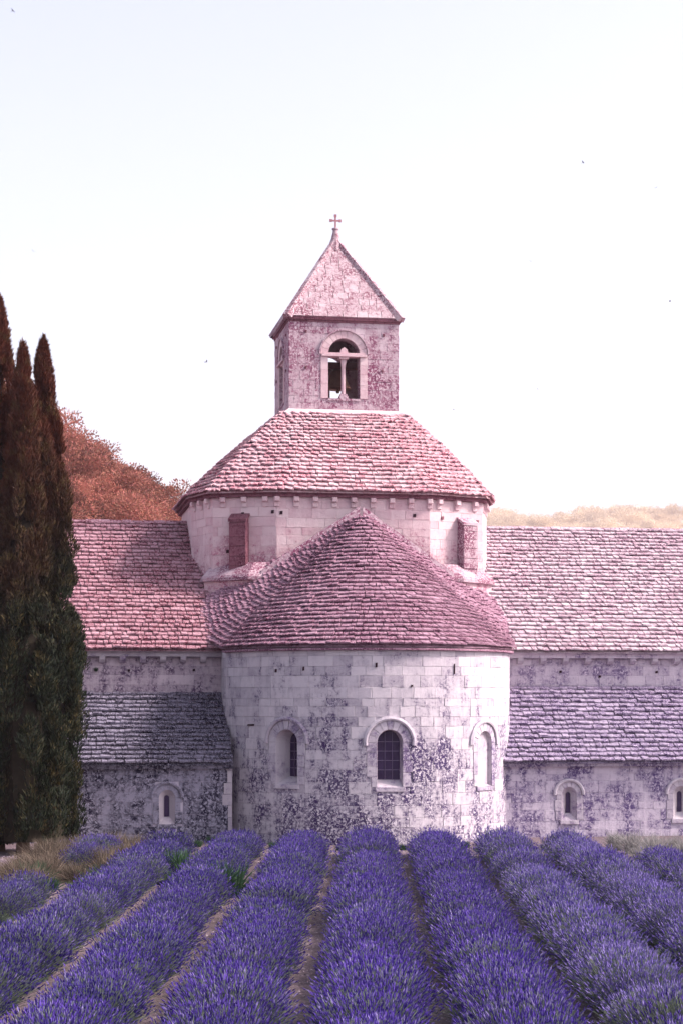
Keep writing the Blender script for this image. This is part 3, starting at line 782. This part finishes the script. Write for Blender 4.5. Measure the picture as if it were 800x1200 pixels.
def hillL(X, Y):
    pts = [(-160, 62), (-100, 58), (-60, 46), (-36.5, 32.8), (-32, 29.4), (-28, 26.8), (-24, 24.6), (-21, 22.6), (-18, 20), (-14, 16), (-5, 7), (12, 1), (30, -2)]
    z = pts[-1][1]
    for i in range(len(pts) - 1):
        if X <= pts[i + 1][0]:
            k = max(0, (X - pts[i][0]) / (pts[i + 1][0] - pts[i][0])); z = pts[i][1] + (pts[i + 1][1] - pts[i][1]) * k; break
    return (z + 2) * sstep(105, 190, Y) * (1 - .5 * sstep(200, 330, Y)) - 2 + .8 * mnoise.noise((X * .08, Y * .08, 0)) * sstep(105, 140, Y)
def hillR(X, Y):
    return (149 + 3 * math.sin(X * .03 + .5) + 2 * math.sin(X * .071 + 1)) * sstep(1000, 1600, Y) * (1 - .4 * sstep(1700, 2400, Y)) * sstep(-560, -60, X) - 2
def terrain(name, fn, x0, x1, y0, y1, nx, ny, mat):
    mb = MB(); vs = []
    for j in range(ny + 1):
        for i in range(nx + 1):
            X, Y = x0 + (x1 - x0) * i / nx, y0 + (y1 - y0) * j / ny; vs.append((X, Y, fn(X, Y)))
    mb.add(vs, [(j*(nx+1)+i, j*(nx+1)+i+1, (j+1)*(nx+1)+i+1, (j+1)*(nx+1)+i) for j in range(ny) for i in range(nx)])
    return tag(mb.build(name, mat, smooth=True), kind='structure')
M['hillsoilL'] = plain('rusty_hillside', (.15, .05, .035), .95, .4, .5)
M['hillsoilR'] = plain('haze_paled_hillside', (.64, .55, .42), .95, .15, .02)  # far haze painted into the slope's colour
terrain('hill', hillL, -160, 30, 100, 330, 60, 60, M['hillsoilL'])
terrain('hill', hillR, -560, 1400, 1000, 2400, 80, 50, M['hillsoilR'])

# ------------------------------------------------------------------ trees
def tri_leaf(mb, p, d, L, wdt, mi=0):
    d = d.normalized(); s = d.cross(Vector((rnd() - .5, rnd() - .5, rnd() - .5))).normalized() * wdt
    mb.add([p - s * .5, p + s * .5, p + d * L + s * .15, p + d * L - s * .15], [(0, 1, 2, 3)], mi)
def crown_mesh(name, mat, r, h, n, leaf):
    """a broad crown of leaf clumps round an uneven set of lobes"""
    mb = MB(); lobes = [(Vector((ru(-.55, .55) * r, ru(-.55, .55) * r, ru(.3, .85) * h)), ru(.3, .5) * r) for _ in range(9)]
    for _ in range(n):
        c, q = random.choice(lobes); d = Vector((random.gauss(0, 1), random.gauss(0, 1), random.gauss(0, .8) + .25)).normalized()
        p = c + Vector((d.x * q, d.y * q, d.z * q * .8)) * (rnd() ** .35) * ru(.85, 1.12)
        tri_leaf(mb, p, d + Vector((ru(-.6, .6), ru(-.6, .6), ru(-.3, .8))), leaf * ru(.6, 1.4), leaf * ru(.5, .9))
    for z0, z1, ra, rb in ((-.6, .5 * h, .07 * r, .04 * r),):
        mb.lathe([(ra, z0), (rb, z1)], (0, 0, 0), 6, 1)
    return mb
M['leafHL'] = leafmat('haze_pink_hill_foliage', (.34, .115, .10), (.24, .115, .07), trans=.25, tone=.5)  # pink haze over the hill is put into the leaf colour
M['leafHR'] = leafmat('haze_paled_foliage', (.62, .5, .34), (.68, .58, .42), trans=.2)  # pale gold is haze and glow put into the leaf colour
M['bark'] = plain('bark', (.12, .08, .06), .95, .3)
tv = [crown_mesh('hill_tree', None, 1, 1, 2600, .06).mesh('hill_tree', M['leafHL'], M['bark']) for _ in range(4)]
tvR = []
for _ in range(4): tvR.append(crown_mesh('hill_tree', None, 1, 1, 2600, .06).mesh('hill_tree', M['leafHR'], M['bark']))
def scatter(meshes, low, fn, x0, x1, y0, y1, n, size, label, group, mind, mats):
    """every tree the photograph shows is an object; the same wood beyond the frame's edges is one mass"""
    placed = []; tries = 0; wood = MB(); shown = 0
    while len(placed) < n and tries < n * 40:
        tries += 1; Y = ru(y0, y1); X = ru(x0, x1) * Y / y1
        if any((X - a) ** 2 + (Y - b) ** 2 < mind ** 2 for a, b in placed): continue
        z = fn(X, Y); px, py = CX + F * X / Y, HZ - F * (z + size[1] - EYE) / Y
        if not (-330 < px < 1000) or py > 655: continue
        placed.append((X, Y)); s = ru(*size); sc3 = (s, s * ru(.9, 1.1), s * ru(.8, 1.15)); rz = ru(0, 6.28)
        if -15 < px < 815 and shown < 145:
            o = link('hill_tree', random.choice(meshes)); o.location = (X, Y, z - .1); o.scale = sc3; o.rotation_euler = (0, 0, rz)
            tag(o, label, 'tree', group); shown += 1
        else:
            mx = Matrix.Translation((X, Y, z - .1)) @ Matrix.Rotation(rz, 4, 'Z') @ Matrix.Diagonal((*sc3, 1)); b_ = random.choice(low)
            wood.add([mx @ Vector(v) for v in b_.v], b_.f)
    if wood.v: tag(wood.build('woodland', mats), 'continuation of the ' + group, 'woodland', None, 'stuff')
lowc = [crown_mesh('hill_tree', None, 1, 1, 800, .1) for _ in range(3)]
scatter(tv, lowc, hillL, -62, -12, 128, 202, 295, (1.9, 3.7), 'bushy reddish tree on the wooded hillside behind the cypresses and left roof', 'trees on the reddish hillside', 1.9, M['leafHL'])
scatter(tvR, lowc, hillR, 70, 390, 1440, 1620, 190, (7, 14), 'faint haze-paled tree on the far hazy hill beyond the right roof ridge', 'trees on the far golden hill', 9.0, M['leafHR'])

M['cyp'] = leafmat('cypress_foliage', (.006, .013, .010), (.028, .038, .018), (.095, .026, .014), 5.0, 13.0, .1, .15, (.11, .08, .03))  # dark foot to red top: a coloured glow painted into the foliage
def cypress(px, Y, ptop, rad, label, n=26000, seed=1):
    random.seed(seed)
    X = (px - CX) / F * Y; Ht = EYE + (HZ - ptop) * Y / F
    root = link('cypress_tree', None); root.location = (X, Y, 0); tag(root, label, 'tree', 'tall cypresses in front of the chapel')
    mb = MB(); mb.lathe([(.2, -.1), (.16, 1.2), (.1, Ht * .6), (.02, Ht * .96)], (0, 0, 0), 8); mb.build('trunk', M['bark'], root)
    mb = MB()
    prof = lambda k: rad * (.7 + .3 * sstep(0, .3, k)) * max(0, 1 - k) ** .74 * 1.14 + .01
    # upright flame-like sprays packed round the axis, each ending in a soft point
    sprays = []
    for _ in range(190):
        k = rnd() * .97; a = ru(0, 6.283); q = prof(k) * ru(.55, 1.05)
        h = ru(1.0, 2.4) * (1 - .6 * k); bulge = 1 + .22 * mnoise.noise((math.cos(a) * 1.5 + seed, math.sin(a) * 1.5, k * 6))
        q = min(q, prof(min(1, k + .7 * h / Ht)) * 1.05) * bulge
        sprays.append((Vector((q * math.cos(a), q * math.sin(a), max(.2, k * Ht))), h, ru(.18, .38) * (1 - .66 * k), a))
    sprays += [(Vector((ru(-.05, .05), 0, k * Ht)), .9, .16 * (1.15 - k), ru(0, 6.28)) for k in [.7, .76, .81, .85, .88, .91, .93, .945]]
    per = n // len(sprays)
    for si, (c, h, r_, a) in enumerate(sprays):
        free = si % 7 == 0                            # some leaders stand out of the outline
        for _ in range(per):
            k = rnd(); b_ = ru(0, 6.283); rr = r_ * math.sin(math.pi * min(1, .15 + k * .85)) ** .7 * (rnd() ** .4) * 1.1
            p = c + Vector((rr * math.cos(b_) - .2 * k * math.cos(a) * min(1, h), rr * math.sin(b_) - .2 * k * math.sin(a) * min(1, h), k * h))
            if math.hypot(p.x, p.y) > (Ht - p.z) * (.24 + .08 * mnoise.noise((p.z * 3, a, 1))) + .015 or not free and math.hypot(p.x, p.y) > (prof(p.z / Ht) * 1.15 + .03) * (1 + .5 * mnoise.noise((p.z * 1.9, math.atan2(p.y, p.x) * 1.2, seed))): continue
            tri_leaf(mb, p, Vector((math.cos(b_) * .5 + ru(-.3, .3), math.sin(b_) * .6 + ru(-.3, .3), ru(.5, 1.3))), ru(.06, .16), ru(.02, .045))
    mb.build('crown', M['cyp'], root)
    core = MB(); core.lathe([(max(.02, prof(k / 12) * .55), .35 + k / 12 * (Ht * .86 - .35)) for k in range(13)], (0, 0, 0), 10)
    core.build('inner_branches', M['cypcore'], root)
M['cypcore'] = plain('cypress_twigs', (.022, .018, .012), .95, .3, 4)
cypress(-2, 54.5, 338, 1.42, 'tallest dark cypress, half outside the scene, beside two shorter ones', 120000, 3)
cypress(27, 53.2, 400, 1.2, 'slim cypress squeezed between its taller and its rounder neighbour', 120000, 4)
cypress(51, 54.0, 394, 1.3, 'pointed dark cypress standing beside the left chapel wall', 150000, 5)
random.seed(77)

# ------------------------------------------------------------------ lavender field
M['lav'] = leafmat('lavender_flowers', (.05, .026, .225), (.115, .066, .36), trans=.3)
M['lav2'] = leafmat('lavender_faded_flowers', (.14, .11, .33), (.24, .2, .43), trans=.3)
M['lavD'] = leafmat('deep_lavender_flowers', (.028, .018, .14), (.075, .048, .27), trans=.3)  # darker set for the left rows: shade put into the flower colour
M['lavP'] = leafmat('pale_lavender_flowers', (.13, .09, .34), (.24, .19, .46), trans=.3)  # paler set for the right rows: hazy wash put into the flower colour
M['stalk'] = leafmat('lavender_stalks', (.10, .13, .10), (.17, .20, .15), trans=.3)
M['lavleaf'] = leafmat('lavender_leaves', (.05, .075, .06), (.10, .13, .10), trans=.2)
def lavender_mesh(green, faded, n=1500, fl='lav'):
    """one cushion: a fan of stalks with flower spikes over a mound of narrow leaves"""
    mb = MB()
    for i in range(n):
        th = math.acos(1 - rnd() * .86); ph = ru(0, 6.283)
        d = Vector((math.sin(th) * math.cos(ph), math.sin(th) * math.sin(ph), math.cos(th)))
        b = Vector((ru(-.2, .2), ru(-.25, .25), .05)); L = ru(.5, .76) * (1 - .12 * math.sin(th) ** 2)
        d = (d + Vector((ru(-.14, .14), ru(-.14, .14), ru(-.05, .18)))).normalized()
        tip = b + d * L; tip.z = max(tip.z, .06)
        bend = Vector((0, 0, .05 * math.sin(th)))
        s = d.cross(Vector((ru(-1, 1), ru(-1, 1), .3))).normalized()
        q0 = b + d * L * .5
        mb.add([q0 - s * .0035, q0 + s * .0035, tip + bend + s * .003, tip + bend - s * .003], [(0, 1, 2, 3)], 2)
        isg = rnd() < green
        if isg:
            tri_leaf(mb, q0 + d * .1, d, L * .45, .012, 2); continue
        sp = ru(.045, .10); a0 = tip + bend - d * .01; ax = (d + Vector((0, 0, .35))).normalized()
        s1 = ax.cross(s).normalized(); wd = ru(.008, .0135)
        mid = a0 + ax * sp * .45; end = a0 + ax * sp
        v = [a0 + s * wd * .5] + [mid + (s * math.cos(k * 2.094) + s1 * math.sin(k * 2.094)) * wd for k in range(3)] + [end]
        mb.add(v, [(0, 2, 1), (0, 3, 2), (0, 1, 3), (1, 2, 4), (2, 3, 4), (3, 1, 4)], 1 if rnd() < faded else 0)
    for i in range(520):                             # leafy mound
        th = math.acos(1 - rnd() * .98); ph = ru(0, 6.283); d = Vector((math.sin(th) * math.cos(ph), math.sin(th) * math.sin(ph), math.cos(th)))
        tri_leaf(mb, Vector((ru(-.15, .15), ru(-.2, .2), .02)) + d * ru(.15, .36), d + Vector((0, 0, .3)), ru(.08, .2), ru(.01, .02), 3)
    mb.lathe([(.42, -.02), (.44, .12), (.36, .28), (.2, .38), (.05, .41)], (0, 0, 0), 10, 3)
    return mb.mesh('lavender_plant', M[fl], M['lav2'], M['stalk'], M['lavleaf'])
LV = [lavender_mesh(.04, .12), lavender_mesh(.08, .2), lavender_mesh(.05, .1), lavender_mesh(.12, .3), lavender_mesh(.4, .45), lavender_mesh(.1, .7),
      lavender_mesh(.06, .05, 1500, 'lavD'), lavender_mesh(.14, .1, 1500, 'lavD'), lavender_mesh(.08, .3, 1500, 'lavP'), lavender_mesh(.2, .5, 1500, 'lavP')]
SP = 1.745
rows = {
    -5: ([(30, 34)], .9, 'lavender row at the field edge nearest the cypresses, mostly bare'),
    -4: ([(20, 33.5), (36.5, 40), (47.2, 51.8)], .92, 'broken lavender row with gaps among dry weeds by the cypresses'),
    -3: ([(18, 52.6)], .97, 'grass-flecked lavender row running towards the left chapel window'),
    -2: ([(18, 53.4)], 1.0, 'lavender row running towards the corner of left chapel and apse'),
    -1: ([(18, 53.0)], 1.03, 'lavender row running towards the apse window with wide pale reveal'),
    0: ([(18, 53.2)], 1.05, 'full purple lavender row running towards the central barred apse window'),
    1: ([(18, 53.0)], 1.05, 'full purple lavender row running towards the blind apse window'),
    2: ([(18, 52.6)], 1.02, 'greener faded lavender row running towards the right chapel wall corner'),
    3: ([(20, 53.0)], 1.0, 'lavender row running towards the slit window of the right chapel'),
    4: ([(26, 47.5)], .95, 'pale lavender row at the field edge beside the dry grass clump'),
}
for k, (spans, size, label) in rows.items():
    X = .05 + SP * k
    root = link('lavender_row', None); root.location = (X, 36, 0); tag(root, label, 'lavender row', 'lavender rows in front of the abbey')
    for a, b in spans:
        y = a
        while y < b:
            g = mnoise.noise((X * .7, y * .35, 2))
            if k == 2: pick = random.choice([3, 4, 5, 5, 8, 9, 9])
            elif k >= 3: pick = random.choice([8, 8, 9, 5, 1])
            elif k <= -3: pick = random.choice([6, 6, 7, 7, 3, 4])
            elif k == -2: pick = random.choice([6, 6, 7, 0, 1, 3])
            elif k == -1 and rnd() < .4: pick = random.choice([6, 7])
            elif g > .25: pick = random.choice([1, 3, 4])
            else: pick = random.choice([0, 0, 1, 2, 2, 1, 3])
            o = link('lavender_plant', LV[pick], root)
            s = .87 * size * ru(.84, 1.12) * (1 + .1 * mnoise.noise((X, y * .5, 5)))
            o.location = (ru(-.07, .07), y - 36, 0); o.scale = (s * 1.06, s, s * ru(.92, 1.08)); o.rotation_euler = (ru(-.04, .04), ru(-.04, .04), ru(0, 6.28))
            y += ru(.34, .46)
# stones and straw on the paths between the rows
M['pebble'] = stone('path_gravel', (.33, .27, .31), (.11, .08, .105), .4, .3, .9)
mb = MB()
for i in range(15000):
    y = 18 + 37 * rnd(); gi = random.randint(-6, 4); x = .05 + SP * (gi + .5) + random.gauss(0, .2)
    if rnd() < .25: x = ru(-11, 11)
    s = ru(.012, .04); a = ru(0, 3); h = s * ru(.4, .8)
    mb.add([(x + s * math.cos(a + q), y + s * math.sin(a + q), -.02) for q in (0, 2.1, 4.2)] + [(x + ru(-.3, .3) * s, y + ru(-.3, .3) * s, -.02 + h)], [(0, 1, 3), (1, 2, 3), (2, 0, 3)])
tag(mb.build('gravel', M['pebble']), 'pale gravel and straw on the paths between lavender rows', 'gravel', None, 'stuff')

# ------------------------------------------------------------------ weeds and dry shrubs at the field's edges
M['straw'] = leafmat('dry_straw', (.09, .07, .055), (.19, .15, .115), trans=.25)
M['green'] = leafmat('weed_green', (.025, .065, .035), (.05, .10, .05), trans=.3)
M['greygreen'] = leafmat('grey_green_grass', (.2, .2, .19), (.36, .34, .34), trans=.3)
def tuft_mesh(n, h, spread, wdt, mat):
    mb = MB()
    for i in range(n):
        a = ru(0, 6.283); th = abs(random.gauss(0, spread)); d = Vector((math.sin(th) * math.cos(a), math.sin(th) * math.sin(a), math.cos(th)))
        b = Vector((ru(-.12, .12), ru(-.12, .12), -.02)); L = h * ru(.5, 1.1); s = d.cross(Vector((ru(-1, 1), ru(-1, 1), 0.1))).normalized() * wdt
        m1 = b + d * L * .55; e = b + d * L + Vector((d.x, d.y, -.35)) * L * .18
        mb.add([b - s, b + s, m1 + s * .8, m1 - s * .8, e], [(0, 1, 2, 3), (3, 2, 4)])
    return mb.mesh('tuft', mat)
TM = {'straw': [tuft_mesh(700, .42, .9, .005, M['straw']) for _ in range(2)], 'green': [tuft_mesh(260, .36, .6, .009, M['green']) for _ in range(2)], 'grey': [tuft_mesh(420, .62, .55, .006, M['greygreen']) for _ in range(2)]}
def tuft(px, py, kind, s, name, label, cat, group):
    Y = F * EYE / (py - HZ); X = (px - CX) / F * Y
    o = link(name, random.choice(TM[kind])); o.location = (X, Y, 0); o.scale = (s * 1.2, s * 1.2, s); o.rotation_euler = (0, 0, ru(0, 6)); tag(o, label, cat, group)
for px, py, s in [(ru(48, 165), ru(1000, 1034), ru(1.2, 1.9)) for _ in range(22)] + [(ru(-5, 40), ru(1022, 1040), ru(1.1, 1.5)) for _ in range(6)]:
    tuft(px, py, 'straw', s, 'dry_shrub', 'straw-coloured dry shrub in the weedy patch below the cypresses', 'dry shrub', 'dry shrubs below the cypresses')
for px, py, s in ((125, 1036, 1.5), (215, 1028, 2.2), (262, 1050, 2.4), (40, 1035, 1.6), (110, 1048, 1.4), (135, 1052, 1.3), (120, 1046, 1.), (92, 1048, 1.), (150, 1040, .9), (60, 1042, .9), (8, 1062, 1.2), (190, 1036, 1.1), (20, 1050, .9), (75, 1000, .9), (160, 1024, .8)):
    tuft(px, py, 'green', s, 'grass_tuft', 'green grass tuft in the weedy patch below the cypresses', 'grass', 'green tufts below the cypresses')
for px, py, s in ((248, 988, .7), (262, 990, .6), (320, 994, .6), (398, 996, .5), (472, 996, .55), (545, 993, .6), (615, 990, .6), (232, 992, .6)):
    tuft(px, py, 'green', s, 'weed', 'low green weed at the foot of the abbey wall between lavender rows', 'weed', 'weeds at the foot of the wall')
for px, py, s in ((742, 1000, 1.2), (720, 996, 1.0), (765, 1004, 1.2), (790, 1003, 1.1), (752, 1012, .9), (778, 1018, 1.0), (805, 1010, 1.1)):
    tuft(px, py, 'grey', s, 'grass_clump', 'tall grey-green grass clump in front of the right chapel wall', 'grass', 'grass clumps by the right chapel')
o = link('wall_plant', TM['green'][0]); o.location = to_world((-8.3, .48, 5.1)); o.scale = (.35, .35, .35); o.rotation_euler = (R(50), 0, 0)
tag(o, 'small plant growing out of the left wing wall below the corbels', 'plant')

# ------------------------------------------------------------------ swifts in the sky
M['bird'] = plain('bird_dark', (.12, .1, .13), .8, .1)
for px, py, Y, a in ((39, 294, 120, .4), (242, 424, 110, 2.0), (683, 190, 120, 1.0), (768, 220, 120, .2), (622, 306, 110, 2.8), (785, 353, 110, 1.4), (630, 456, 150, .6), (531, 480, 150, 2.2), (15, 12, 120, .9)):
    mb = MB()
    mb.add([(0, -.09, 0), (.022, 0, .012), (-.022, 0, .012), (0, 0, -.02), (0, .12, 0)], [(0, 1, 2), (0, 3, 1), (0, 2, 3), (4, 2, 1), (4, 1, 3), (4, 3, 2)])
    for sg in (-1, 1): mb.add([(sg * .015, -.03, .01), (sg * .015, .03, .01), (sg * .12, .03, .06), (sg * .22, .09, .03), (sg * .11, -.02, .06)], [(0, 1, 2, 3, 4)])
    mb.add([(-.01, .1, 0), (.01, .1, 0), (.03, .17, 0), (0, .14, 0), (-.03, .17, 0)], [(0, 1, 2, 3, 4)])
    o = mb.build('bird', M['bird']); o.location = ((px - CX) / F * Y, Y, EYE + (HZ - py) / F * Y); o.rotation_euler = (ru(-.4, .4), ru(-.6, .6), a)
    tag(o, 'tiny dark swift flying high above the abbey', 'bird', 'swifts in the sky')

# ------------------------------------------------------------------ haze in the evening air
m = bpy.data.materials.new('haze_air'); m.use_nodes = True; t = m.node_tree; t.nodes.clear()
out = t.nodes.new('ShaderNodeOutputMaterial'); pv = t.nodes.new('ShaderNodeVolumePrincipled')
pv.inputs['Color'].default_value = (.95, .84, .90, 1); pv.inputs['Density'].default_value = .0003; pv.inputs['Anisotropy'].default_value = .8
t.links.new(pv.outputs[0], out.inputs['Volume'])
mb = MB(); mb.box((0, 1350, 104), (5200, 3500, 214))
hz = mb.build('haze', m); tag(hz, 'thin pale evening haze', None, None, 'stuff')
